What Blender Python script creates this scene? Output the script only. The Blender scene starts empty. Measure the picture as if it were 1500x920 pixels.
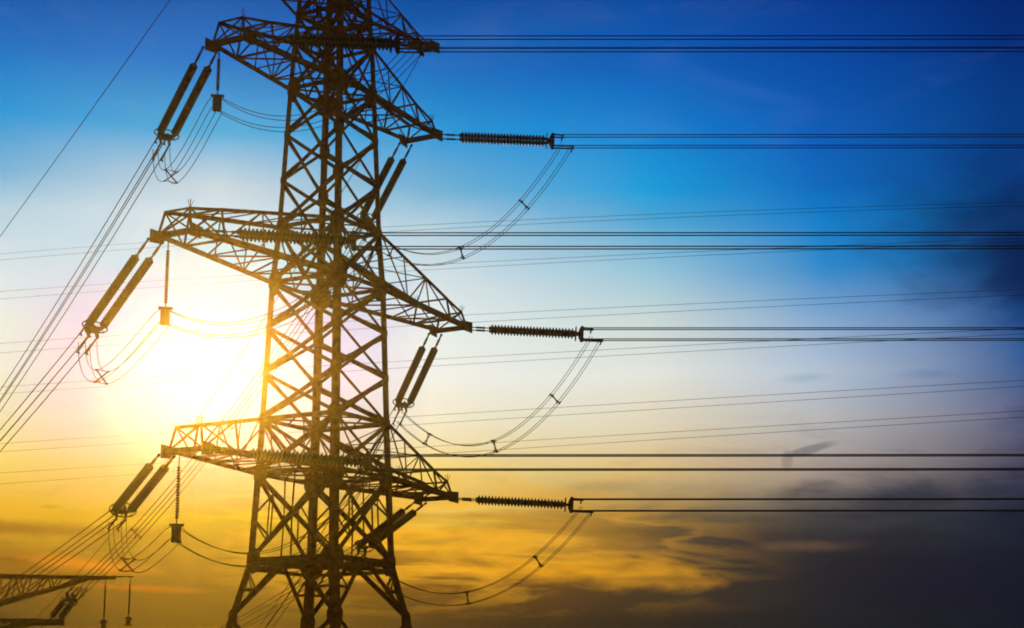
import bpy, math, random
from mathutils import Vector, Matrix
random.seed(7)
SC = bpy.context.scene
COL = SC.collection
R = math.radians

# ---------------------------------------------------------------- camera
F_PX, PITCH, EYE = 2639.5, 0.22016, 1.65
cd = bpy.data.cameras.new('camera'); cam = bpy.data.objects.new('camera', cd); COL.objects.link(cam)
cam.location = (0, 0, EYE); cam.rotation_euler = (math.pi/2 + PITCH, 0, 0)
cd.sensor_width = 36.0; cd.lens = F_PX/1500*36.0; cd.clip_start = 0.1; cd.clip_end = 30000
SC.camera = cam
SC.render.resolution_x, SC.render.resolution_y = 1024, 628
CP, SP = math.cos(PITCH), math.sin(PITCH)

def ray(u, v):
    """direction of a picture position, so that surveyed points get their place in the world"""
    x, y = (u-750)/F_PX, (460-v)/F_PX
    return Vector((x, CP - y*SP, SP + y*CP))
def at(u, v, depth):
    d = ray(u, v)
    return Vector((0, 0, EYE)) + d*(depth/d.y)
def px(p):
    q = p - Vector((0, 0, EYE)); d = q.y*CP + q.z*SP
    return 750 + F_PX*q.x/d, 460 - F_PX*(-q.y*SP + q.z*CP)/d

# ---------------------------------------------------------------- sun and sky
SUN_DIR = ray(310, 542).normalized()
SUN_EL = math.asin(SUN_DIR.z); SUN_AZ = math.atan2(SUN_DIR.x, SUN_DIR.y)
sd = bpy.data.lights.new('sun', 'SUN'); sun = bpy.data.objects.new('sun', sd); COL.objects.link(sun)
SUN_E, SUN_RGB = 2.4, (1.0, 0.52, 0.035)
HAZE_D, HAZE_G, HAZE_TOP = 0.000125, 0.96, 44.5
sd.energy = SUN_E; sd.angle = R(0.5); sd.color = SUN_RGB
sun.rotation_euler = SUN_DIR.to_track_quat('Z', 'Y').to_euler(); sun.location = (-60, 300, 120)

W = bpy.data.worlds.new('World'); SC.world = W; W.use_nodes = True
nt = W.node_tree; N = nt.nodes; L = nt.links
N.clear()
def node(t, **kw):
    n = N.new(t)
    for k, v in kw.items(): setattr(n, k, v)
    return n
def val(x, sock):
    if isinstance(x, (int, float)): sock.default_value = x
    else: L.new(x, sock)
def M(op, a, b=0.0, c=0.0, clamp=False):
    n = node('ShaderNodeMath', operation=op, use_clamp=clamp)
    for x, s in zip((a, b, c), n.inputs): val(x, s)
    return n.outputs[0]
def smooth(x, a, b, lo=0.0, hi=1.0):
    n = node('ShaderNodeMapRange', interpolation_type='SMOOTHSTEP')
    val(x, n.inputs[0])
    for i, q in enumerate((a, b, lo, hi)): n.inputs[i+1].default_value = q
    return n.outputs[0]
def lin(x, a, b):
    n = node('ShaderNodeMapRange'); val(x, n.inputs[0])
    for i, q in enumerate((a, b, 0, 1)): n.inputs[i+1].default_value = q
    return n.outputs[0]
def s2l(c):
    c = c/255.0
    return c/12.92 if c <= 0.04045 else ((c+0.055)/1.055)**2.4
def rgb(c): return (s2l(c[0]), s2l(c[1]), s2l(c[2]), 1)
def through_haze(c, el_deg, raz_deg):
    """colour of the open sky behind the air, given the colour seen through it"""
    e = R(max(1.5, el_deg)); d = Vector((math.sin(R(raz_deg))*math.cos(e), math.cos(R(raz_deg))*math.cos(e), math.sin(e)))
    k = Vector((0, math.cos(SUN_EL), math.sin(SUN_EL))).dot(d)
    ph = (1-HAZE_G**2)/(4*math.pi*max(1e-6, 1+HAZE_G**2-2*HAZE_G*k)**1.5)
    tau = HAZE_D*min(455, (HAZE_TOP-EYE)/math.sin(e)); T = math.exp(-tau)
    return tuple(max(0.0004, (x - 0.93*SUN_E*q*ph*(1-T))/T) for x, q in zip(rgb(c)[:3], SUN_RGB)) + (1,)
def mix(f, a, b, mode='MIX'):
    n = node('ShaderNodeMix', data_type='RGBA', blend_type=mode, clamp_factor=True)
    val(f, n.inputs[0])
    for x, s in ((a, n.inputs[6]), (b, n.inputs[7])):
        if isinstance(x, tuple): s.default_value = x
        else: L.new(x, s)
    return n.outputs[2]
tc = node('ShaderNodeTexCoord'); sep = node('ShaderNodeSeparateXYZ'); L.new(tc.outputs['Generated'], sep.inputs[0])
sx, sy, sz = sep.outputs
DEG = 180/math.pi
el = M('MULTIPLY', M('ARCSINE', sz), DEG)
az = M('MULTIPLY', M('ARCTAN2', sx, sy), DEG)
raz = M('SUBTRACT', az, SUN_AZ*DEG)                       # azimuth from the sun, degrees
# slow wobble so that no band of colour is ruler straight
comb = node('ShaderNodeCombineXYZ'); L.new(M('MULTIPLY', az, 0.09), comb.inputs[0]); L.new(M('MULTIPLY', el, 0.24), comb.inputs[1])
def noise(scale, detail, rough, off=(0, 0, 0), dist=0.0):
    mp = node('ShaderNodeVectorMath', operation='ADD'); L.new(comb.outputs[0], mp.inputs[0]); mp.inputs[1].default_value = off
    n = node('ShaderNodeTexNoise'); n.inputs['Scale'].default_value = scale; n.inputs['Detail'].default_value = detail
    n.inputs['Roughness'].default_value = rough; n.inputs['Distortion'].default_value = dist
    L.new(mp.outputs[0], n.inputs['Vector']); return n.outputs['Fac']
wob = M('SUBTRACT', noise(1.3, 5, 0.55), 0.5)
elw = M('ADD', el, M('MULTIPLY', wob, 0.9))
araz = M('ADD', M('ABSOLUTE', raz), M('MULTIPLY', M('SUBTRACT', noise(0.9, 3, 0.5, (9, 4, 0)), 0.5), 1.8))

ROWS = [0, 100, 200, 280, 330, 400, 470, 550, 620, 690, 760, 830, 910]
def row_el(v): return PITCH*DEG + math.atan((460-v)/F_PX)*DEG
COLS = [  # sunset colours by elevation, at growing azimuth from the sun
 (0.0, [(35,90,170),(25,120,198),(95,175,218),(205,218,222),(228,234,236),(242,244,238),(252,252,244),(255,255,255),(255,248,226),(255,232,140),(248,196,34),(140,90,16),(86,56,22)]),
 (7.0, [(24,80,160),(15,113,193),(15,152,214),(120,178,212),(185,210,220),(215,226,228),(238,240,232),(250,245,230),(252,238,200),(252,218,120),(240,180,45),(160,108,24),(84,58,26)]),
 (14.0,[(4,76,160),(0,96,186),(0,132,210),(8,156,216),(80,165,210),(150,195,215),(200,215,212),(228,228,218),(224,212,182),(218,188,128),(125,102,60),(85,65,38),(50,43,28)]),
 (19.5,[(0,56,140),(0,74,164),(0,94,186),(0,105,190),(0,125,200),(45,135,200),(125,165,205),(180,194,210),(184,182,182),(164,148,138),(68,64,64),(42,44,44),(30,37,38)]),
 (26.0,[(0,36,106),(0,46,120),(0,60,130),(0,60,130),(0,70,140),(0,75,145),(5,78,150),(40,85,145),(90,95,128),(75,72,95),(18,32,50),(8,26,42),(4,24,34)])]
EL_MAX = 32.0
fac = M('DIVIDE', elw, EL_MAX)
def ramp(cols, ra):
    n = node('ShaderNodeValToRGB'); L.new(fac, n.inputs[0]); cr = n.color_ramp; cr.interpolation = 'LINEAR'
    st = sorted((row_el(v)/EL_MAX, through_haze(c, row_el(v), ra)) for v, c in zip(ROWS, cols))
    cr.elements[0].position = 0.0; cr.elements[0].color = st[0][1]
    cr.elements[1].position = 1.0; cr.elements[1].color = tuple(0.75*x for x in st[-1][1][:3]) + (1,)
    for p, c in st: e = cr.elements.new(p); e.color = c
    return n.outputs[0]
sky = ramp(COLS[0][1], 1.5)
for (a0, _), (a1, cc) in zip(COLS, COLS[1:]):
    sky = mix(lin(araz, a0, a1), sky, ramp(cc, a1))

# clouds: each a soft-edged streak or bank at its own direction, ragged by noise
rag = M('SUBTRACT', noise(2.2, 7, 0.62, (3, 1, 0), 0.4), 0.5)
rag2 = M('SUBTRACT', noise(5.0, 6, 0.6, (1, 7, 0), 0.6), 0.5)
def dirdeg(u, v):
    d = ray(u, v).normalized(); return math.atan2(d.x, d.y)*DEG, math.asin(d.z)*DEG
def blob(u, v, wu, wv, tilt=0.0, raggedness=1.0, edge=(1.15, 0.0)):
    a0, e0 = dirdeg(u, v); ka, ke = wu/46.0, wv/46.0
    da = M('SUBTRACT', az, a0); de = M('SUBTRACT', M('SUBTRACT', el, e0), M('MULTIPLY', da, tilt))
    x = M('DIVIDE', da, ka); y = M('DIVIDE', de, ke)
    r = M('SQRT', M('ADD', M('MULTIPLY', x, x), M('MULTIPLY', y, y)))
    r = M('ADD', r, M('MULTIPLY', M('ADD', rag, M('MULTIPLY', rag2, 0.7)), 2.2*raggedness))
    return smooth(r, edge[0], edge[1] if wu > 45 else 0.35)
CLOUDS = [  # u, v, half width, half height, tilt, colour, strength, raggedness
 (1530, 360, 260, 160, -0.1, (0, 20, 60), 0.82, 0.45),
 (1495, 420, 70, 40, 0.0, (0, 30, 75), 0.5, 1.0),
 (1500, 610, 70, 28, 0.0, (62, 70, 104), 0.6, 1.0),
 (1182, 660, 34, 6, 0.22, (96, 94, 102), 0.6, 1.0),
 (1153, 676, 9, 15, 0.0, (120, 114, 112), 0.45, 1.0),
 (1190, 553, 50, 9, 0.0, (135, 165, 185), 0.5, 1.0),
 (1370, 548, 60, 10, 0.0, (95, 120, 165), 0.45, 1.0),
 (1330, 725, 210, 34, 0.03, (24, 36, 54), 0.8, 0.8),
 (1130, 795, 260, 42, -0.04, (48, 42, 42), 0.75, 0.8),
 (1350, 850, 330, 80, 0.0, (6, 24, 38), 0.7, 0.5),
 (880, 715, 90, 16, 0.15, (165, 135, 80), 0.45, 1.0),
 (1170, 800, 90, 12, 0.0, (108, 82, 62), 0.65, 0.9),
 (700, 793, 110, 10, 0.0, (150, 112, 42), 0.7, 1.0),
 (760, 790, 230, 55, -0.03, (222, 158, 44), 0.6, 0.6),
 (860, 838, 200, 26, -0.06, (236, 164, 26), 0.9, 0.7),
 (720, 812, 150, 15, -0.04, (240, 172, 36), 0.75, 0.9),
 (650, 768, 120, 14, 0.0, (246, 200, 72), 0.75, 0.9),
 (700, 745, 110, 9, 0.03, (244, 206, 100), 0.6, 1.0),
 (760, 790, 130, 9, -0.03, (236, 180, 56), 0.6, 1.0),
 (690, 836, 120, 12, -0.05, (228, 160, 32), 0.75, 0.9),
 (540, 800, 80, 10, 0.0, (240, 180, 30), 0.6, 0.9),
 (800, 815, 150, 6, -0.05, (120, 86, 36), 0.6, 0.9),
 (960, 848, 110, 6, 0.0, (130, 92, 36), 0.6, 0.9),
 (620, 848, 130, 12, 0.0, (120, 84, 32), 0.6, 0.8),
 (60, 775, 170, 13, -0.02, (176, 122, 18), 0.7, 0.8),
 (240, 795, 190, 26, -0.03, (150, 104, 18), 0.75, 0.8),
 (25, 820, 34, 6, -0.1, (150, 96, 12), 0.8, 0.6),
 (110, 826, 130, 14, -0.08, (240, 152, 10), 0.85, 0.7),
 (210, 862, 110, 6, -0.03, (236, 140, 30), 0.8, 0.8),
 (460, 872, 110, 10, 0.05, (170, 102, 30), 0.55, 0.9),
 (300, 880, 330, 34, 0.0, (104, 70, 28), 0.6, 0.5),
 (75, 742, 22, 5, 0.0, (220, 170, 30), 0.6, 0.8)]
for u, v, wu, wv, tl, c, st, rg in CLOUDS:
    sky = mix(M('MULTIPLY', blob(u, v, wu, wv, tl, rg), st), sky, through_haze(c, row_el(v), dirdeg(u, v)[0]-SUN_AZ*DEG))
# ragged stratus low in the sky: dark bodies with edges lit from the sun's side
comb2 = node('ShaderNodeCombineXYZ'); L.new(M('MULTIPLY', M('ADD', az, M('MULTIPLY', el, 0.8)), 0.055), comb2.inputs[0]); L.new(M('MULTIPLY', el, 0.36), comb2.inputs[1])
def streak(scale, off, dist, rough=0.62):
    mp = node('ShaderNodeVectorMath', operation='ADD'); L.new(comb2.outputs[0], mp.inputs[0]); mp.inputs[1].default_value = off
    n = node('ShaderNodeTexNoise'); n.inputs['Scale'].default_value = scale; n.inputs['Detail'].default_value = 9
    n.inputs['Roughness'].default_value = rough; n.inputs['Distortion'].default_value = dist
    L.new(mp.outputs[0], n.inputs['Vector']); return n.outputs['Fac']
low = M('MULTIPLY', smooth(el, 8.6, 5.6), 1.0)
sn = streak(2.1, (2.3, 0.4, 0), 0.5, 0.56)
lit = M('MULTIPLY', M('MULTIPLY', smooth(sn, 0.42, 0.50), smooth(sn, 0.58, 0.50)), M('MULTIPLY', low, M('MULTIPLY', smooth(raz, 19, 9), smooth(raz, -1, 6))))
sky = mix(M('MULTIPLY', lit, M('MULTIPLY', smooth(el, 2.8, 4.6), 0.6)), sky, (0.90, 0.42, 0.015, 1))
sky = mix(M('MULTIPLY', M('MULTIPLY', smooth(sn, 0.54, 0.68), low), 0.42), sky, (0.42, 0.40, 0.42, 1), 'MULTIPLY')
sn2 = streak(4.2, (7.3, 3.4, 0), 0.8)
sky = mix(M('MULTIPLY', M('MULTIPLY', smooth(sn2, 0.50, 0.70), M('MULTIPLY', smooth(el, 10.5, 7), smooth(raz, 12, 20))), 0.5), sky, (0.55, 0.56, 0.66, 1), 'MULTIPLY')
# thin high streaks everywhere low in the sky
thin = M('MULTIPLY', smooth(noise(3.2, 8, 0.6, (5, 2, 0), 0.3), 0.52, 0.75), M('MULTIPLY', smooth(el, 11, 6.5), 0.5))
sky = mix(thin, sky, (0.64, 0.60, 0.54, 1), 'MULTIPLY')
sky = mix(M('MULTIPLY', smooth(raz, -1, -7), M('MULTIPLY', smooth(el, 14, 10), smooth(el, 4, 7))), sky, (1.0, 0.995, 0.80, 1), 'MULTIPLY')
cirr = M('MULTIPLY', smooth(noise(1.6, 8, 0.65, (2, 12, 0), 0.8), 0.5, 0.85), M('MULTIPLY', smooth(el, 9, 15), 0.05))
sky = mix(cirr, sky, (0.55, 0.68, 0.75, 1))
# the glare of the low sun behind thin cloud
sv = node('ShaderNodeVectorMath', operation='DOT_PRODUCT'); L.new(tc.outputs['Generated'], sv.inputs[0]); sv.inputs[1].default_value = SUN_DIR
ang = M('MULTIPLY', M('ARCCOSINE', M('MINIMUM', sv.outputs['Value'], 1.0)), DEG)
g1 = M('MULTIPLY', M('EXPONENT', M('MULTIPLY', M('POWER', M('DIVIDE', ang, 2.4), 2.0), -1.0)), 0.15)
gl = node('ShaderNodeVectorMath', operation='SCALE'); gl.inputs[0].default_value = (1.0, 0.97, 0.9); L.new(g1, gl.inputs['Scale'])
sky = mix(1.0, sky, gl.outputs[0], 'ADD')
bg_set = node('ShaderNodeBackground'); L.new(sky, bg_set.inputs[0]); bg_set.inputs[1].default_value = 1.0
ns = node('ShaderNodeTexSky', sky_type='NISHITA', sun_disc=False, sun_elevation=SUN_EL, sun_rotation=SUN_AZ)
ns.dust_density = 3.0
bg_day = node('ShaderNodeBackground'); L.new(ns.outputs[0], bg_day.inputs[0]); bg_day.inputs[1].default_value = 0.05
ms = node('ShaderNodeMixShader')
L.new(M('MAXIMUM', smooth(M('ABSOLUTE', raz), 32, 70), smooth(el, 26, 50)), ms.inputs[0])
L.new(bg_set.outputs[0], ms.inputs[1]); L.new(bg_day.outputs[0], ms.inputs[2])
wo = node('ShaderNodeOutputWorld'); L.new(ms.outputs[0], wo.inputs[0])

vs = SC.view_settings; vs.view_transform = 'Standard'; vs.look = 'None'; vs.exposure = 0.0; vs.gamma = 1.0; vs.use_curve_mapping = False
SC.cycles.volume_bounces = 0
SC.cycles.filter_width = 1.9

# ---------------------------------------------------------------- materials
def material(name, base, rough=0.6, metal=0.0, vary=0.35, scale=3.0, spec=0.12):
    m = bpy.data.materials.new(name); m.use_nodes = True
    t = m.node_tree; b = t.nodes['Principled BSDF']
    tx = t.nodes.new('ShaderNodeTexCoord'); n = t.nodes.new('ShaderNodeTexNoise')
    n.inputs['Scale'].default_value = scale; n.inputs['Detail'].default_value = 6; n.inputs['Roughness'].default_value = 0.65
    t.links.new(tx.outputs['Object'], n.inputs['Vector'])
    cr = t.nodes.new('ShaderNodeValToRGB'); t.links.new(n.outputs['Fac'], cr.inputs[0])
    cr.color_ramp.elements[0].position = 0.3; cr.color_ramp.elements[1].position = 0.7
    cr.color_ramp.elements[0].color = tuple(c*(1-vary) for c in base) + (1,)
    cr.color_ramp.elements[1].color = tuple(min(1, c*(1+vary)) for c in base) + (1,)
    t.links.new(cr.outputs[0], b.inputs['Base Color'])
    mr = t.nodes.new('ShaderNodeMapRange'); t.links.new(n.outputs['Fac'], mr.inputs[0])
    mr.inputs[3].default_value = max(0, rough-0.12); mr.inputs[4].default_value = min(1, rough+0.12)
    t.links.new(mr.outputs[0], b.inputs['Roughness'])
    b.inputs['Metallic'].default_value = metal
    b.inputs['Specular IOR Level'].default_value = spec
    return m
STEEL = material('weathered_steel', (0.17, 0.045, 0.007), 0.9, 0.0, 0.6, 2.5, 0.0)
STEEL2 = material('weathered_steel_farther', (0.15, 0.042, 0.007), 0.9, 0.0, 0.35, 2.5, 0.0)
GLAZE = material('brown_porcelain', (0.055, 0.018, 0.007), 0.5, 0.0, 0.25, 4.0, 0.08)
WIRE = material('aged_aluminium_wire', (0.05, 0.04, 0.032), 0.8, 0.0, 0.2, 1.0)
FITTING = material('galvanised_fitting', (0.08, 0.032, 0.014), 0.75, 0.0, 0.3, 6.0, 0.05)
GROUND = material('dry_grass', (0.07, 0.062, 0.028), 0.95, 0.0, 0.5, 0.05, 0.1)

# ---------------------------------------------------------------- mesh helpers
class MB:
    def __init__(s): s.v = []; s.f = []; s.sm = []
    def add(s, verts, faces, smooth_=False):
        o = len(s.v); s.v += [tuple(p) for p in verts]
        s.f += [tuple(i+o for i in q) for q in faces]; s.sm += [smooth_]*len(faces)
    def prism(s, p, q, prof, e1, e2):
        n = len(prof)
        vs_ = [p + e1*a + e2*b for a, b in prof] + [q + e1*a + e2*b for a, b in prof]
        s.add(vs_, [tuple(range(n))[::-1], tuple(range(n, 2*n))] + [(i, (i+1) % n, n+(i+1) % n, n+i) for i in range(n)])
    def angle(s, p, q, w, hint=None, t=None):
        """rolled steel angle section from p to q; hint points to the open side"""
        p, q = Vector(p), Vector(q); d = (q-p).normalized(); t = t or max(0.012, w*0.16)
        h = Vector(hint) if hint is not None else Vector((0, 0, 1))
        if abs(d.dot(h.normalized())) > 0.97: h = Vector((1, 0.3, 0))
        m = (h - d*d.dot(h)).normalized(); k = d.cross(m).normalized()
        e1 = (m+k).normalized(); e2 = (m-k).normalized(); c = w*0.35
        s.prism(p, q, [(-c, -c), (w-c, -c), (w-c, t-c), (t-c, t-c), (t-c, w-c), (-c, w-c)], e1, e2)
    def bar(s, p, q, w, h, hint=(0, 0, 1)):
        p, q = Vector(p), Vector(q); d = (q-p).normalized(); hv = Vector(hint)
        if abs(d.dot(hv.normalized())) > 0.97: hv = Vector((1, 0, 0))
        e2 = (hv - d*d.dot(hv)).normalized(); e1 = d.cross(e2)
        s.prism(p, q, [(-w/2, -h/2), (w/2, -h/2), (w/2, h/2), (-w/2, h/2)], e1, e2)
    def tube(s, pts, r, n=6):
        pts = [Vector(p) for p in pts]; rings = []; prev = None
        for i, p in enumerate(pts):
            d = (pts[min(i+1, len(pts)-1)] - pts[max(i-1, 0)]).normalized()
            if prev is None:
                h = Vector((0, 0, 1)) if abs(d.z) < 0.9 else Vector((1, 0, 0))
                prev = (h - d*d.dot(h)).normalized()
            prev = (prev - d*d.dot(prev)).normalized(); k = d.cross(prev)
            rings.append([p + prev*(r*math.cos(2*math.pi*j/n)) + k*(r*math.sin(2*math.pi*j/n)) for j in range(n)])
        vs_ = [v for rg in rings for v in rg]; m = len(rings)
        fs = [(i*n+j, i*n+(j+1) % n, (i+1)*n+(j+1) % n, (i+1)*n+j) for i in range(m-1) for j in range(n)]
        s.add(vs_, fs, True); s.add(rings[0], [tuple(range(n))[::-1]]); s.add(rings[-1], [tuple(range(n))])
    def lathe(s, prof, y=0.0, z=0.0, n=14):
        """profile of (x, radius) turned round the local x axis"""
        vs_ = [(x, y + r*math.cos(2*math.pi*j/n), z + r*math.sin(2*math.pi*j/n)) for x, r in prof for j in range(n)]
        s.add(vs_, [(i*n+j, (i+1)*n+j, (i+1)*n+(j+1) % n, i*n+(j+1) % n) for i in range(len(prof)-1) for j in range(n)], True)
    def plate(s, pts, t):
        pts = [Vector(p) for p in pts]; nn = (pts[1]-pts[0]).cross(pts[2]-pts[0]).normalized(); n = len(pts)
        vs_ = [p + nn*t/2 for p in pts] + [p - nn*t/2 for p in pts]
        s.add(vs_, [tuple(range(n)), tuple(range(n, 2*n))[::-1]] + [(i, n+i, n+(i+1) % n, (i+1) % n) for i in range(n)])
    def ring(s, c, ax, r1, r2, r, n=20):
        c = Vector(c); a = Vector(ax[0]); b = Vector(ax[1])
        s.tube([c + a*(r1*math.cos(2*math.pi*i/n)) + b*(r2*math.sin(2*math.pi*i/n)) for i in range(n+1)], r, 6)
    def build(s, name, m, parent=None):
        me = bpy.data.meshes.new(name); me.from_pydata(s.v, [], s.f); me.materials.append(m)
        me.polygons.foreach_set('use_smooth', s.sm); me.update()
        o = bpy.data.objects.new(name, me); COL.objects.link(o)
        if parent is not None: o.parent = parent
        return o
def empty(name, label, cat, loc, rot=None, group=None):
    o = bpy.data.objects.new(name, None); COL.objects.link(o); o.empty_display_size = 0.3
    o.location = loc
    if rot is not None: o.rotation_euler = rot
    o['label'] = label; o['category'] = cat
    if group: o['group'] = group
    return o
def copy_tree(o, parent=None):
    c = o.copy(); COL.objects.link(c); c.parent = parent
    for ch in list(o.children): copy_tree(ch, c)
    return c
def lerp(a, b, t): return a + (b-a)*t

# ---------------------------------------------------------------- terrain
def ground_z(x, y):
    z = -10.6*min(1, max(0, (math.hypot(x, y)-4)/70))**1.5
    r = math.hypot(x, y)
    z += 0.35*math.sin(x*0.06+1)*math.sin(y*0.05)*min(1, r/30)
    z += 1.6*math.sin(x*0.011+0.7)*math.cos(y*0.009+0.4)*min(1, max(0, (r-90)/150))
    return z
g = MB(); xs = []
for k in range(-60, 61):
    s_ = k/60; xs.append(math.copysign(abs(s_)**2.2*390 + abs(s_)*60, s_))
nx = len(xs)
for y in xs:
    for x in xs: g.v.append((x, y, ground_z(x, y)))
for j in range(nx-1):
    for i in range(nx-1): g.f.append((j*nx+i, j*nx+i+1, (j+1)*nx+i+1, (j+1)*nx+i)); g.sm.append(True)
gr = g.build('ground', GROUND); gr['kind'] = 'structure'; gr['label'] = 'dry grassy ground below the pylons'

# ---------------------------------------------------------------- the main tower
X0, D0, PHI = -9.783, 93.297, 1.04862
BASE_Z = -10.35
AX = Vector((-math.cos(PHI), -math.sin(PHI), 0)); NX = Vector((math.sin(PHI), -math.cos(PHI), 0))
T0 = Vector((X0, D0, BASE_Z))
tower = empty('transmission_tower', 'tall brown steel lattice pylon with six long arms in front of the sun', 'pylon', T0,
              (0, 0, math.atan2(AX.y, AX.x)))
def tl(p): return T0 + AX*p[0] + NX*p[1] + Vector((0, 0, p[2]))      # tower coordinates to world
ZO = EYE - BASE_Z
LV = dict(U0=(40.2, 1.36), L0=(37.53, 1.47), U1=(35.93, 1.58), L1=(33.24, 1.69), U2=(25.46, 1.97), L2=(22.41, 2.18),
          U3=(15.10, 2.40), L3=(12.24, 2.51), W=(7.78, 2.67), K=(4.9, 3.28), B1=(-1.6, 4.7), B=(BASE_Z-EYE, 7.0))
LV = {k: (z+ZO, h) for k, (z, h) in LV.items()}
def hw(z):
    it = sorted(LV.values())
    for (z0, h0), (z1, h1) in zip(it, it[1:]):
        if z0 <= z <= z1: return lerp(h0, h1, (z-z0)/(z1-z0))
    return it[-1][1]
def corner(k, z):
    h = hw(z); return Vector(((h, -h), (h, h), (-h, h), (-h, -h))[k] + (z,))
SGN = ((1, -1), (1, 1), (-1, 1), (-1, -1))
FACES = ((0, 1), (1, 2), (2, 3), (3, 0))
FN = (Vector((1, 0, 0)), Vector((0, 1, 0)), Vector((-1, 0, 0)), Vector((0, -1, 0)))
order = ['B', 'B1', 'K', 'W', 'L3', 'U3', 'L2', 'U2', 'L1', 'U1', 'L0', 'U0']
panel_z = []                                                   # bays of the body
for a, b in zip(order, order[1:]):
    n = {'U3': 3, 'U2': 3}.get(a, 1)
    for i in range(n): panel_z.append((lerp(LV[a][0], LV[b][0], i/n), lerp(LV[a][0], LV[b][0], (i+1)/n), a, b))
def gusset(mb, p, f, size, along):
    n = FN[f]; u = Vector(along).normalized(); w = n.cross(u)
    pts = [p + n*0.03 + u*(size*c) + w*(size*0.75*s_) for c, s_ in ((1, .35), (.45, .9), (-.45, .9), (-1, .35), (-1, -.35), (-.45, -.9), (.45, -.9), (1, -.35))]
    mb.plate(pts, 0.03)
for k in range(4):
    lb = MB(); plates = []; sgn = SGN[k]
    for a, b in zip(order, order[1:]):
        w = 0.38 if a in ('B', 'B1', 'K') else 0.34 if a in ('W', 'L3') else 0.30 if a in ('U3', 'L2') else 0.25
        p, q = corner(k, LV[a][0]), corner(k, LV[b][0]); t = 0.05
        e1 = Vector((-sgn[0], 0, 0)); e2 = Vector((0, -sgn[1], 0))
        lb.prism(p, q, [(-.02, -.02), (w, -.02), (w, t), (t, t), (t, w), (-.02, w)], e1, e2)
    for (z0, z1, a, b) in panel_z:
        lev = abs(z0 - LV[a][0]) < 0.01
        big = 0.62 if lev and a in ('L1', 'L2', 'L3', 'W') else 0.42 if lev else 0.30
        for fi, fc in enumerate(FACES):
            if k in fc:
                other = fc[0] if fc[1] == k else fc[1]
                d = (corner(other, z0)-corner(k, z0)).normalized()
                gp = MB(); plates.append(gp); gusset(gp, corner(k, z0) + d*big*0.55, fi, big, Vector((0, 0, 1)))
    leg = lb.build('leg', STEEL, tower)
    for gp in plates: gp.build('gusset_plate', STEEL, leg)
def on(p, q, t): return p.lerp(q, t)
for fi, (i, j) in enumerate(FACES):
    fb = MB(); n = FN[fi]; inn = -n
    for (z0, z1, a, b) in panel_z:
        p0, q0, p1, q1 = corner(i, z0), corner(j, z0), corner(i, z1), corner(j, z1)
        lev = abs(z0-LV[a][0]) < 0.01
        if a == 'B':
            m = on(p1, q1, .5); fb.angle(m, p0, .22, inn); fb.angle(m, q0, .22, inn); fb.angle(p1, q1, .2, inn)
            for s_, e_ in ((p0, p1), (q0, q1)):
                for t in (.35, .68):
                    fb.angle(on(s_, e_, t), on(s_, m, t), .1, inn); fb.angle(on(s_, e_, t), on(s_, m, min(1, t+.3)), .09, inn)
        elif a == 'B1':
            x = on(p0, q1, .43); fb.angle(p0, q1, .18, inn); fb.angle(q0, p1, .17, inn)
        elif a == 'K':                                          # inverted vees below the waist
            ml, mr = on(p1, q1, .36), on(p1, q1, .64)
            m = on(p1, q1, .5)
            fb.angle(on(p1, q1, .44)+Vector((0, 0, -.12)), p0, .20, inn); fb.angle(on(p1, q1, .56)+Vector((0, 0, -.12)), q0, .20, inn)
            fb.angle(on(p1, p0, .5), on(m, p0, .52), .09, inn); fb.angle(on(q1, q0, .5), on(m, q0, .52), .09, inn)
            fb.angle(on(p1, p0, .1), on(m, p0, .56), .08, inn); fb.angle(on(q1, q0, .1), on(m, q0, .56), .08, inn)
            gusset(fb, m + Vector((0, 0, -.1)), fi, .36, Vector(q1-p1))
        elif a == 'W':                                          # tall bay with redundant members
            fb.angle(p0, q1, .20, inn); fb.angle(q0+inn*.06, p1+inn*.06, .20, inn)
            fb.angle(p0, q0, .22, inn); fb.angle(p0+Vector((0, 0, -.42)), q0+Vector((0, 0, -.42)), .14, inn)
            c = on(p0, q1, .5)
            fb.angle(on(p0, p1, .5), on(p0, c, .5), .09, inn); fb.angle(on(p0, p1, .5), on(p1, c, .5), .09, inn)
            fb.angle(on(q0, q1, .5), on(q0, c, .5), .09, inn); fb.angle(on(q0, q1, .5), on(q1, c, .5), .09, inn)
            fb.angle(on(p0, c, .5), on(p1, c, .5), .08, inn); fb.angle(on(q0, c, .5), on(q1, c, .5), .08, inn)
            fb.angle(c, on(p0, q0, .5), .08, inn); fb.angle(c, on(p1, q1, .5), .08, inn)
            gusset(fb, c, fi, .24, Vector((0, 0, 1)))
        else:
            w = .15
            fb.angle(p0, q1, w+.03, inn)
            fb.angle(q0+inn*.05, p1+inn*.05, w-.01, inn)
            if a in ('U3', 'U2') : fb.angle(on(p0, p1, .08), on(q1, q0, .08), w-.05, inn)
            if lev: fb.angle(p0, q0, .16, inn)
            if (a, b) in (('L3', 'U3'), ('L2', 'U2'), ('L1', 'U1'), ('L0', 'U0')):
                m = on(p0, q0, .5); fb.angle(m, p1, .09, inn); fb.angle(m, q1, .09, inn)
            if (a, b) in (('U1', 'L0'), ('L0', 'U0')):
                fb.angle(on(p0, q0, .5), on(p1, q1, .5), .07, inn)
            gusset(fb, on(p0, q1, .5), fi, .13, Vector((0, 0, 1)))
    fb.build('face_bracing', STEEL, tower)
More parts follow.
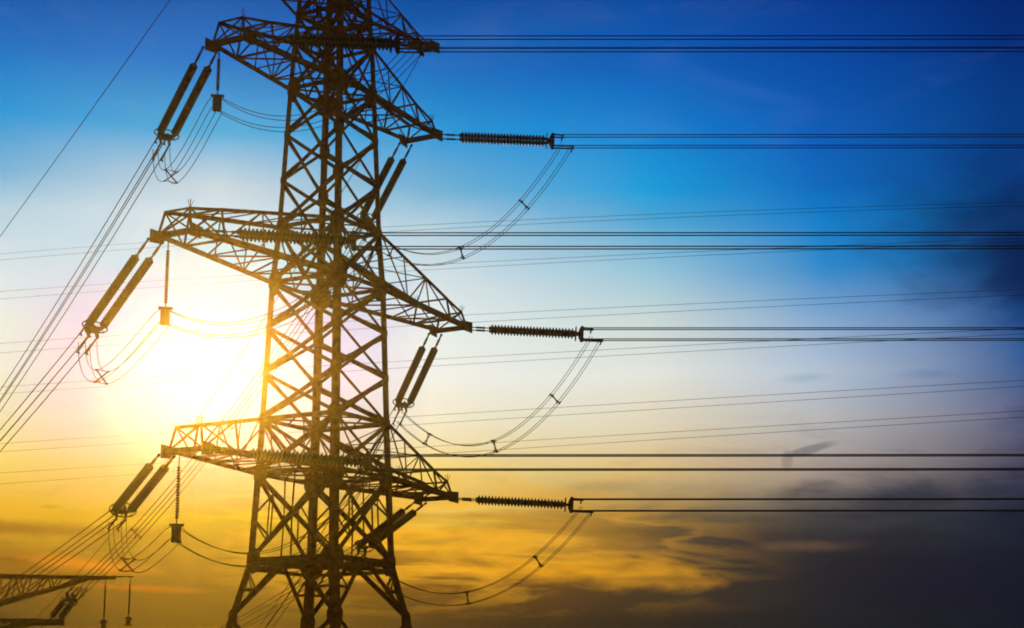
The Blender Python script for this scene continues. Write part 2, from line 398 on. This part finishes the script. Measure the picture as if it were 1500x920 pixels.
# arm storeys sit between the lower (L) and upper (U) chord levels of the same arm: add the fans there
for lv_ in ('U0', 'L0', 'U1', 'L1', 'U2', 'L2', 'U3', 'L3', 'W'):
    db = MB(); z = LV[lv_][0]; c = [corner(k, z) for k in range(4)]
    db.angle(c[0], c[2], .12); db.angle(c[1], c[3], .12, (0, 0, -1))
    for k in range(4):
        m0 = on(c[k], c[(k+1) % 4], .5); m1 = on(c[(k+1) % 4], c[(k+2) % 4], .5)
        db.angle(m0, m1, .09); db.angle(c[k]+Vector((0, 0, .06)), c[(k+1) % 4]+Vector((0, 0, .06)), .13)
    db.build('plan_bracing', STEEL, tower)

ARM_TIPS = {}
def crossarm(lo, hi, sg, length, tip_half, rise=0.0, ph=(1.25, .85), pin=2.2, n=4, cw=0.2):
    zl, hl = LV[lo]; zu, hu = LV[hi]
    arm = bpy.data.objects.new('crossarm', None); COL.objects.link(arm); arm.parent = tower; arm.empty_display_size = .3
    if True:
        low = {}; upp = {}
        for y in (-1, 1):
            root = Vector((sg*hl, y*hl, zl)); tip = Vector((sg*length, y*tip_half, zl+rise))
            f = (length-pin-hl)/(length-hl); pk = on(root, tip, f)
            uroot = Vector((sg*hu, y*hu, zu)); peak = pk + Vector((0, -y*.25, ph[0])); end = tip + Vector((-sg*.15, -y*.25, ph[1]))
            low[y] = (root, tip, pk); upp[y] = (uroot, peak, end)
            cb = MB(); cb.angle(root, tip, cw, (-sg*.2, -y, .6)); cb.build('lower_chord', STEEL, arm)
            cb = MB(); cb.angle(uroot, peak, cw*.72, (0, -y, -.6)); cb.angle(peak, end, cw*.6, (0, -y, -.6)); cb.build('upper_chord', STEEL, arm)
        lb = MB()
        L_ = lambda y, t: on(low[y][0], low[y][2], t)
        U_ = lambda y, t: on(upp[y][0], upp[y][1], t)
        m = 3                                                     # wide bays in the sides
        for i in range(m):
            t0, t1 = i/m, (i+1)/m
            for y in (-1, 1):
                if i < m-1: lb.angle(L_(y, t1), U_(y, t1), .075, (0, -y, 0))
                lb.angle(U_(y, t0 if i else 0.02), L_(y, t1), .08, (0, -y, 0)) if i != 1 else lb.angle(L_(y, t0), U_(y, t1), .08, (0, -y, 0))
            if i < m-1: lb.angle(U_(-1, t1), U_(1, t1), .07)
            lb.angle(U_(-1 if i % 2 else 1, t0), U_(1 if i % 2 else -1, t1), .06)
        for i in range(n):                                        # close bays in the bottom
            t0, t1 = i/n, (i+1)/n
            a, b = (-1, 1) if i % 2 else (1, -1)
            lb.angle(L_(a, t0), L_(b, t1), .10)
            lb.angle(L_(-1, t1), L_(1, t1), .085)
        lb.build('lacing', STEEL, arm)
        eb = MB()
        for y in (-1, 1):
            eb.angle(low[y][2], upp[y][1], .12, (0, -y, 0)); eb.angle(low[y][1], upp[y][2], .13, (0, -y, 0))
            eb.angle(low[y][2], upp[y][2], .09, (0, -y, 0)); eb.angle(low[y][1], upp[y][1], .08, (0, -y, 0))
        for k in (0, 1):
            pa = (low[-1][2], low[-1][1])[k], (low[1][2], low[1][1])[k], upp[-1][k+1], upp[1][k+1]
            eb.angle(pa[2], pa[3], .12)
            if k == 1: eb.angle(pa[0], pa[3], .09); eb.angle(pa[1], pa[2], .09)
            eb.angle(pa[0], pa[1], .14)
        tipc = on(low[-1][1], low[1][1], .5)
        eb.bar(low[-1][1]+Vector((0, -.15, -.03)), low[1][1]+Vector((0, .15, -.03)), .28, .24)
        for y in (-1, 1):                                       # hanger plates at the arm end
            t = low[y][1]; eb.plate([t+Vector((sg*.3, y*.2, .3)), t+Vector((sg*.3, y*.2, -.35)), t+Vector((-sg*.55, y*.12, -.3)), t+Vector((-sg*.7, y*.1, .25))], .06)
        eb.build('end_frame', STEEL, arm)
        for q in (upp[1][2], upp[-1][1]):
            sb = MB()
            for dx, dy in ((.12, .08), (-.14, .1), (.02, -.16), (.0, .02)): sb.bar(q, q+Vector((dx, dy, .42)), .022, .022)
            sb.build('bird_spike', STEEL, arm)
    return {y: tl(low[y][1]) for y in (-1, 1)}
for sg, side in ((1, 'S'), (-1, 'F')):
    ARM_TIPS['1'+side] = crossarm('L1', 'U1', sg, 9.0, 1.03, n=3, cw=.24, ph=(1.55, 1.15) if sg > 0 else (1.25, .85))
    ARM_TIPS['2'+side] = crossarm('L2', 'U2', sg, 12.46, 1.03, n=4, cw=.25, ph=(1.55, 1.15) if sg > 0 else (1.25, .85))
    ARM_TIPS['3'+side] = crossarm('L3', 'U3', sg, 11.03, 1.03, n=4, cw=.25, ph=(1.55, 1.15) if sg > 0 else (1.25, .85))
    ARM_TIPS['0'+side] = crossarm('L0', 'U0', sg, 9.65, .35, rise=1.5, ph=(.62, .2), pin=1.9, n=4, cw=.17)

# ---------------------------------------------------------------- insulator sets
def frame_matrix(p, d, side=None):
    x = d.normalized(); z = Vector((0, 0, 1)); y = z.cross(x).normalized(); z = x.cross(y)
    m = Matrix((x, y, z)).transposed().to_4x4(); m.translation = p
    return m
DISCS, PITCH_D, DISC_R = 26, 0.1875, 0.225
DISC_LEN = DISCS*PITCH_D
def disc_stack(mb, x0, y=0.0, z=0.0, n=DISCS, pitch=PITCH_D, rad=DISC_R, core=.10):
    prof = [(x0, 0.001), (x0, core)]
    for i in range(n):
        x = x0 + i*pitch
        prof += [(x+pitch*.10, core), (x+pitch*.22, rad*.75), (x+pitch*.38, rad), (x+pitch*.62, rad), (x+pitch*.70, rad*.82), (x+pitch*.78, core*1.4), (x+pitch*.95, core)]
    prof += [(x0+n*pitch, core), (x0+n*pitch, 0.001)]
    mb.lathe(prof, y, z)
HALF = 0.39          # half distance between the two strings of a set
BW, BH = 0.24, 0.33  # half spacing of the four wires in a bundle
def tension_set(chain, nd=DISCS):
    e = empty('insulator_set', '', 'insulator', (0, 0, 0)); xe = chain + nd*PITCH_D
    for y in (-HALF, HALF):
        s = MB(); disc_stack(s, chain, y, n=nd)
        so = s.build('insulator_string', GLAZE, e)
        k = MB(); nl = max(3, int(chain/0.36))
        for i in range(nl):
            a, b = i*chain/nl, (i+1)*chain/nl+.04
            if i % 2: k.bar((a, y-.035, 0), (b, y-.035, 0), .03, .10); k.bar((a, y+.035, 0), (b, y+.035, 0), .03, .10)
            else: k.bar((a, y, 0), (b, y, 0), .09, .045); k.lathe([(a, 0), (a, .075), (a+.08, .075), (a+.08, 0)], y, 0, 8)
        k.lathe([(chain-.10, .0), (chain-.10, .1), (chain, .12), (chain, 0)], y, 0, 10)
        k.build('link', FITTING, so)
        k = MB(); k.lathe([(xe, 0), (xe, .11), (xe+.14, .07), (xe+.2, 0)], y, 0, 10); k.build('end_cap', FITTING, so)
    yk = MB()
    yk.plate([(xe+.1, -HALF-.14, 0), (xe+.1, HALF+.14, 0), (xe+.55, BW+.1, 0), (xe+.55, -BW-.1, 0)], .06)
    for y in (-BW, BW):
        yk.plate([(xe+.28, y, -.16), (xe+.42, y, -BH-.12), (xe+.58, y, -BH-.08), (xe+.58, y, BH+.08), (xe+.42, y, BH+.12), (xe+.28, y, .16)], .05)
    yo = yk.build('yoke_plate', FITTING, e)
    rg = MB(); rg.ring((xe+.12, 0, 0), ((0, 1, 0), (0, 0, 1)), HALF+.30, .38, .035)
    rg.bar((xe+.12, -HALF, -.38), (xe+.12, -HALF, .38), .03, .03); rg.bar((xe+.12, HALF, -.38), (xe+.12, HALF, .38), .03, .03)
    rg.build('grading_ring', FITTING, e)
    for y in (-BW, BW):
        for z in (-BH, BH):
            c = MB(); x1 = xe+1.15 if z > 0 else xe+1.75
            c.tube([(xe+.5, y, z), (x1, y, z)], .05, 8); c.tube([(x1-.12, y, z), (x1-.16, y, z-.22)], .04, 6)
            c.build('dead_end_clamp', FITTING, e)
    return e, xe
LABEL = {}
SETS = {}
protos = {}
def place_set(key, p0, p1, chain, label, group='double insulator strings tensioning the conductors', nd=DISCS):
    if chain not in protos:
        e, xe = tension_set(chain, nd); protos[chain] = (e, xe); o = e
    else:
        o = copy_tree(protos[chain][0]); xe = protos[chain][1]
    m = frame_matrix(p0, p1-p0); o.matrix_world = m
    o['label'] = label; o['group'] = group
    SETS[key] = (m, xe)
    return m @ Vector((xe+.55, 0, 0))
def set_len(chain): return chain + DISC_LEN + .55
def aim(p0, uv, length, depth_guess=None, farther=True):
    """point on the sight line of uv at the given distance from p0"""
    o = Vector((0, 0, EYE)); d = ray(*uv).normalized(); w = o-p0
    b = 2*d.dot(w); c = w.dot(w)-length*length; disc = b*b-4*c
    s = (-b + (1 if farther else -1)*math.sqrt(max(0, disc)))/2
    return o + d*s
RIGHT_END = {'1S': (575, 64), '1F': (812, 207), '2S': (503, 352), '2F': (862, 490), '3S': (492, 674), '3F': (842, 740)}
LEFT_END = {'1S': (240, 205), '1F': (535, 326), '2S': (133, 487), '2F': (588, 597), '3S': (176, 752), '3F': (528, 804)}
LEVEL = {'1': 'top', '2': 'middle', '3': 'lowest'}
SIDE = {'S': 'left', 'F': 'right'}
CH_R = {'1S': 2.2, '2S': 2.2, '3S': 2.2, '1F': 1.3, '2F': 1.3, '3F': 1.3}
Q = {}; P = {}
for key in ('1S', '1F', '2S', '2F', '3S', '3F'):
    lv, sd_ = LEVEL[key[0]], SIDE[key[1]]
    att = ARM_TIPS[key][1] + NX*.15 + Vector((0, 0, -.12))
    # right-going strings lie along the outgoing wires, square to the view
    end = at(*RIGHT_END[key], att.y)
    d = (end-att).normalized()
    LENR = set_len(CH_R[key]); Q[key] = place_set('R'+key, att, att + d*LENR, CH_R[key],
        f'level double insulator string reaching right from the tip of the {lv} {sd_} arm')
    att = ARM_TIPS[key][-1] - NX*.1 + Vector((0, 0, -.2))
    LENL = set_len(1.3)
    e = aim(att, LEFT_END[key], LENL)
    P[key] = place_set('L'+key, att, e, 1.3, f'double insulator string slanting down and away from the tip of the {lv} {sd_} arm')

# ---------------------------------------------------------------- conductors
def bundle(name, label, cat, group, centre, radius, offs, spacers=(), wire_name='conductor', mat=WIRE, starts=None):
    """four (or two) parallel wires along a list of centre points"""
    o = empty(name, label, cat, centre[0], None, group); org = centre[0]
    def lat(i):
        d = centre[min(i+1, len(centre)-1)]-centre[max(i-1, 0)]; h = Vector((d.x, d.y, 0))
        if h.length < 1e-6: h = Vector((1, 0, 0))
        h.normalize(); d = d.normalized(); y = Vector((-h.y, h.x, 0)); z = d.cross(y)
        return y, (z if z.z > 0 else -z)
    fr = []
    prev = None
    for i in range(len(centre)):
        y, z = lat(i)
        if prev is not None:
            if y.dot(prev[0]) < 0: y = -y
            if z.dot(prev[1]) < 0: z = -z
        fr.append((y, z)); prev = (y, z)
    for a, b in offs:
        w = MB(); w.tube([c-org + fr[i][0]*a + fr[i][1]*b for i, c in enumerate(centre)], radius, 6)
        w.build(wire_name, mat, o)
    for t in spacers:
        i = int(t*(len(centre)-1)); c = centre[i]-org; y, z = fr[i]; s = MB()
        pts = [c + y*a + z*b for a, b in offs]
        for k, p in enumerate(pts):
            s.bar(p, c, .045, .06)
            s.lathe([(0, 0)], 0, 0, 3) if False else None
            dd = (centre[min(i+1, len(centre)-1)]-centre[max(i-1, 0)]).normalized()
            s.tube([p-dd*.09, p+dd*.09], radius+.03, 6)
        if len(pts) > 2:
            s.bar(pts[0], pts[2], .03, .03); s.bar(pts[1], pts[3], .03, .03)
        s.build('spacer', FITTING, o)
    return o
QUAD = ((-BW, -BH), (-BW, BH), (BW, -BH), (BW, BH))
def sag_curve(a, b, sag, n): return [a.lerp(b, i/n) - Vector((0, 0, 4*sag*(i/n)*(1-i/n))) for i in range(n+1)]
def fit_sag(a, b, uv):
    best = None
    for k in range(0, 160):
        s = k*.25-10; e = min((px(p)[0]-uv[0])**2 + (px(p)[1]-uv[1])**2 for p in sag_curve(a, b, s, 160))
        if best is None or e < best[0]: best = (e, s)
    return best[1]
WR = 0.030
for key in ('1S', '1F', '2S', '2F', '3S', '3F'):               # spans leaving to the right
    q = Q[key]; pts = []
    for i in range(61):
        x = 320*(i/60)**1.3; pts.append(q + Vector((x, 0.0*x, 2.2e-5*x*x)))
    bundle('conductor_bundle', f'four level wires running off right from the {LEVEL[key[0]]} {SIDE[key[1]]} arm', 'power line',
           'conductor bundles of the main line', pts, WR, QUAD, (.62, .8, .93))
FAR = {'1S': ((-330, 985), 190, (0, 590)), '2S': ((-420, 1000), 190, (0, 648)), '3S': ((-260, 1010), 160, (57, 838)),
       '2F': ((300, 1030), 135, (449, 832)), '3F': ((120, 1010), 140, (400, 884))}
for key, (uv, dep, via) in FAR.items():
    a = P[key]; b = at(*uv, dep); s = fit_sag(a, b, via)
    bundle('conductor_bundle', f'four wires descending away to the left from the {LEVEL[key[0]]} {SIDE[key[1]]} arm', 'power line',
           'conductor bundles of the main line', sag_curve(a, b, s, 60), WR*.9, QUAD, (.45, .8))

# jumper loops round the tower
JSTR = {'1S': 2.5, '2S': 3.35, '3S': 3.3}
for key in ('1F', '2F', '3F'):
    a = SETS['R'+key][0] @ Vector((SETS['R'+key][1]+1.3, 0, -.25)); b = SETS['L'+key][0] @ Vector((SETS['L'+key][1]+1.1, 0, -.25))
    bundle('jumper_loop', f'sagging loop of four wires hung below the {LEVEL[key[0]]} right arm', 'jumper wire', 'jumper loops joining the spans',
           sag_curve(a, b, {'1F': 3.9, '2F': 4.1, '3F': 3.7}[key], 40), .019, ((-.15, -.34), (-.15, .34), (.15, -.34), (.15, .34)), (.2, .52, .85), 'wire')
proto_j = {}
def jumper_string(ln, k_=1.0):
    e = empty('jumper_insulator', '', 'insulator', (0, 0, 0))
    s = MB(); disc_stack(s, .45, n=int((ln-.75)/.13), pitch=.13, rad=.10*min(1, k_+.1), core=.05); s.build('insulator_string', GLAZE, e)
    k = MB(); k.bar((0, 0, 0), (.47, 0, 0), .06, .05); k.build('link', FITTING, e); k = MB(); x = .45+int((ln-.75)/.13)*.13; k.bar((x-.02, 0, 0), (ln, 0, 0), .06, .06); k.build('link', FITTING, e)
    w = MB()
    w.bar((ln-.08, -.34*k_, 0), (ln-.08, .34*k_, 0), .12, .12); w.bar((ln-.04, 0, 0), (ln+.66*k_, 0, 0), .44*k_, .24*k_)
    for dy in (-.1*k_, .1*k_): w.lathe([(ln-.02, 0), (ln-.02, .13*k_), (ln+.70*k_, .13*k_), (ln+.74*k_, .10*k_), (ln+.74*k_, 0)], dy, 0, 12)
    if k_ < 1:
        for a_ in (-1, 1): w.bar((ln+.0, a_*.3, .0), (ln+.45, -a_*.3, 0), .05, .05)
    w.build('weight', FITTING, e)
    return e
def down_matrix(p, yaw):
    m = Matrix(((0, -math.sin(yaw), math.cos(yaw)), (0, math.cos(yaw), math.sin(yaw)), (-1, 0, 0))).to_4x4()
    # local x points straight down
    x = Vector((0, 0, -1)); y = Vector((math.cos(yaw), math.sin(yaw), 0)); z = x.cross(y)
    m = Matrix((x, y, z)).transposed().to_4x4(); m.translation = p; return m
for key in ('1S', '2S', '3S'):
    tip = ARM_TIPS[key][-1].lerp(ARM_TIPS[key][1], .18 if key != '1S' else .08) + Vector((0, 0, -.25)) - AX*.35
    ln = JSTR[key]; e = jumper_string(ln); e.matrix_world = down_matrix(tip, .2)
    e['label'] = f'thin hanging insulator with a block weight below the {LEVEL[key[0]]} left arm tip'; e['group'] = 'jumper insulators under the left arms'
    blk = tip + Vector((0, 0, -ln-.3))
    a = SETS['R'+key][0] @ Vector((SETS['R'+key][1]+1.3, 0, -.25)); b = SETS['L'+key][0] @ Vector((SETS['L'+key][1]+1.0, 0, -.2))
    c1 = sag_curve(a, blk, {'1S': 2.3, '2S': 2.0, '3S': 2.5}[key], 36)
    h1 = blk.lerp(b, .35) + Vector((0, 0, -1.1)); h2 = b + Vector((0, 0, -4.0)) - (b-blk)*.05
    c2 = [blk*((1-t)**3) + h1*(3*t*(1-t)**2) + h2*(3*t*t*(1-t)) + b*(t**3) for t in [i/32 for i in range(33)]]
    bundle('jumper_loop', f'curved four wire loop carried by the block weight under the {LEVEL[key[0]]} left arm', 'jumper wire', 'jumper loops joining the spans',
           c1 + c2[1:], .019, ((-.34, -.3), (-.34, .3), (.34, -.3), (.34, .3)), (.84, ), 'wire')

# earth wires from the topmost short arms
def earth_wire(pts, label):
    w = MB(); org = pts[0]; w.tube([p-org for p in pts], .022, 6); o = w.build('earth_wire', WIRE); o.location = org
    o['label'] = label; o['category'] = 'power line'; o['group'] = 'earth wires of the main tower'
tS = ARM_TIPS['0S'][-1]; tF = ARM_TIPS['0F'][1]
b = at(-520, 1000, 230); earth_wire(sag_curve(tS, b, fit_sag(tS, b, (0, 350)), 60), 'single thin earth wire slanting down across the blue upper left sky')
tF2 = ARM_TIPS['0F'][-1]; b = at(-60, 1000, 170); earth_wire(sag_curve(tF2, b, fit_sag(tF2, b, (517, 258)), 60), 'single thin earth wire slanting down behind the tower from its short top arm')
earth_wire([tF + Vector((320*(i/40), 0, 2e-5*(320*i/40)**2)) for i in range(41)], 'single earth wire running level to the right from the short top arm')
earth_wire([ARM_TIPS['0S'][1] + Vector((320*(i/40), 0, 2e-5*(320*i/40)**2)) for i in range(41)], 'highest earth wire running level above the top of the picture')

# ---------------------------------------------------------------- a second pylon, lower on the left
PD = 122.0
arm_tip = at(166, 845, PD); SCALE2 = F_PX/ (PD*CP + arm_tip.z*SP)
PX = at(-95, 845, PD).x; gz2 = ground_z(PX, PD)
p2 = empty('transmission_tower', 'smaller lattice pylon whose arm enters at the lower left edge', 'pylon', (PX, PD, gz2), (0, 0, 0.05))
zt = arm_tip.z - gz2; al = arm_tip.x - PX
def c2(k, z):
    h = 1.1 + max(0, zt-2-z)*.075; return Vector((SGN[k][0]*h, SGN[k][1]*h, z))
zz = [0, zt*.28, zt*.5, zt*.68, zt-3.6, zt-1.6, zt, zt+2.2]
for k in range(4):
    b_ = MB()
    for a, b in zip(zz, zz[1:]): b_.angle(c2(k, a), c2(k, b), .2, (-SGN[k][0], -SGN[k][1], 0))
    b_.build('leg', STEEL2, p2)
for fi, (i, j) in enumerate(FACES):
    b_ = MB()
    for a, b in zip(zz, zz[1:]):
        b_.angle(c2(i, a), c2(j, b), .11, -FN[fi]); b_.angle(c2(j, a), c2(i, b), .10, -FN[fi]); b_.angle(c2(i, b), c2(j, b), .1, -FN[fi])
    b_.build('face_bracing', STEEL2, p2)
def arm2(sg, ztop, zbot, ln, n, tip=.3, rod=True):
    arm = bpy.data.objects.new('crossarm', None); COL.objects.link(arm); arm.parent = p2
    lo, up = {}, {}
    for y in (-1, 1):
        lo[y] = (Vector((sg*1.1, y*1.1, zbot)), Vector((sg*(ln-2.2), y*tip, ztop-.28))); up[y] = (Vector((sg*1.1, y*1.1, ztop+.1)), Vector((sg*ln, y*tip, ztop)))
        m = MB(); m.angle(*lo[y], .17, (0, -y, .5)); m.build('lower_chord', STEEL2, arm)
        m = MB(); m.angle(*up[y], .17, (0, -y, -.5)); m.build('upper_chord', STEEL2, arm)
    m = MB()
    for i in range(n):
        t0, t1 = i/n, (i+1)/n
        for y in (-1, 1):
            if i % 2: m.angle(on(*lo[y], t0), on(*up[y], t1*.9), .09)
            else: m.angle(on(*up[y], t0*.9), on(*lo[y], t1), .09)
            m.angle(on(*lo[y], t1), on(*up[y], t1*.86), .09)
        m.angle(on(*up[-1], t0), on(*up[1], t1), .08); m.angle(on(*up[-1], t1), on(*up[1], t1), .08); m.angle(on(*lo[1], t0), on(*lo[-1], t1), .08)
    m.build('lacing', STEEL2, arm)
    m = MB(); m.bar((sg*(ln-2.3), 0, ztop-.1), (sg*(ln+.05), 0, ztop), .5, .22)
    if rod: m.bar((sg*ln, 0, ztop+.05), (sg*(ln+1.25), 0, ztop+.06), .09, .09)
    else: m.bar((sg*(ln-3.4), 0, ztop-.12), (sg*(ln+.1), 0, ztop-.08), .55, .42)
    m.build('end_frame', STEEL2, arm)
arm2(1, zt, zt-2.7, al, 9); arm2(-1, zt, zt-2.7, al, 9)
low_tip = at(84, 908, PD-1); zl2 = low_tip.z-gz2; ln2 = low_tip.x-PX
arm2(1, zl2, zl2-1.0, ln2, 6, .5, False); arm2(-1, zl2, zl2-1.0, ln2, 6, .5, False)
for u, v, dv, word in ((155, 848, 62, 'nearer its arm end'), (191, 846, 60, 'on the thin outrigger rod')):
    e = jumper_string(dv/SCALE2, .6); e.matrix_world = down_matrix(at(u, v, PD), .2); e['group'] = 'hanging insulators of the second pylon'
    e['label'] = f'thin insulator hanging from the lower left pylon, {word}'
# its upward-facing tension string takes the wires of the top right arm
a0 = low_tip + Vector((-.2, 0, .0)); wtgt = P['1F']
d = (wtgt-a0).normalized()
PE = place_set('P2', a0, a0 + d*2.0, .3, 'short double insulator string rising from the lower arm of the lower left pylon', nd=7)
a = P['1F']; s = fit_sag(a, PE, (238, 738))
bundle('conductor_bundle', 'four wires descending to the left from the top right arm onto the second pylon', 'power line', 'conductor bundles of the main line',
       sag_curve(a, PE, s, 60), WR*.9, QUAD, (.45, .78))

# ---------------------------------------------------------------- a distant line crossing behind
LINES = [((372, 381), (329, 335), (296, 301)), ((427, 438), (386, 392), (349, 354)), ((503, 517), (461, 471), (424, 432)),
         ((567, 577), (521, 530), (481, 489)), ((650, 662), (600, 611), (557, 566)), ((693, 709), (645, 655), (602, 611))]
NAMES = ['highest', 'second from the top', 'third from the top', 'third from the bottom', 'second from the bottom', 'lowest']
DL = (250, 205, 178)
for nm, rows in zip(NAMES, LINES):
    o = empty('conductor_pair', f'{nm} of the faint distant wire pairs crossing behind the tower', 'power line', at(0, rows[0][0], DL[0]), None, 'distant wire pairs crossing behind')
    org = at(0, rows[0][0], DL[0])
    for w in (0, 1):
        A, B, C_ = at(0, rows[0][w], DL[0]+w*1.5), at(900, rows[1][w], DL[1]+w*1.5), at(1500, rows[2][w], DL[2]+w*1.5)
        tb = (B.x-A.x)/(C_.x-A.x); pts = []
        for i in range(61):
            t = -.9 + 2.9*i/60
            l0 = (t-tb)*(t-1)/(tb); l1 = t*(t-1)/(tb*(tb-1)); l2 = t*(t-tb)/(1-tb)
            z = A.z*l0 + B.z*l1 + C_.z*l2
            pts.append(Vector((lerp(A.x, C_.x, t), lerp(A.y, C_.y, t), z)) - org)
        m = MB(); m.tube(pts, .022, 6); m.build('conductor', WIRE, o)

# ---------------------------------------------------------------- thin scattering box added to imitate golden lens flare over the tower
hz = MB(); x1, y0, y1, z0, z1 = 455, -455, 455, -14, HAZE_TOP
hz.v = [(-x1, y0, z0), (x1, y0, z0), (x1, y1, z0), (-x1, y1, z0), (-x1, y0, z1), (x1, y0, z1), (x1, y1, z1), (-x1, y1, z1)]
hz.f = [(3, 2, 1, 0), (4, 5, 6, 7), (0, 1, 5, 4), (1, 2, 6, 5), (2, 3, 7, 6), (3, 0, 4, 7)]; hz.sm = [False]*6
hm = bpy.data.materials.new('flare_veil'); hm.use_nodes = True; t = hm.node_tree; t.nodes.clear()
pv = t.nodes.new('ShaderNodeVolumePrincipled'); pv.inputs['Color'].default_value = (0.95, 0.92, 0.86, 1)
pv.inputs['Density'].default_value = HAZE_D; pv.inputs['Anisotropy'].default_value = HAZE_G
ou = t.nodes.new('ShaderNodeOutputMaterial'); t.links.new(pv.outputs[0], ou.inputs['Volume'])
ho = hz.build('flare_haze', hm); ho['kind'] = 'stuff'
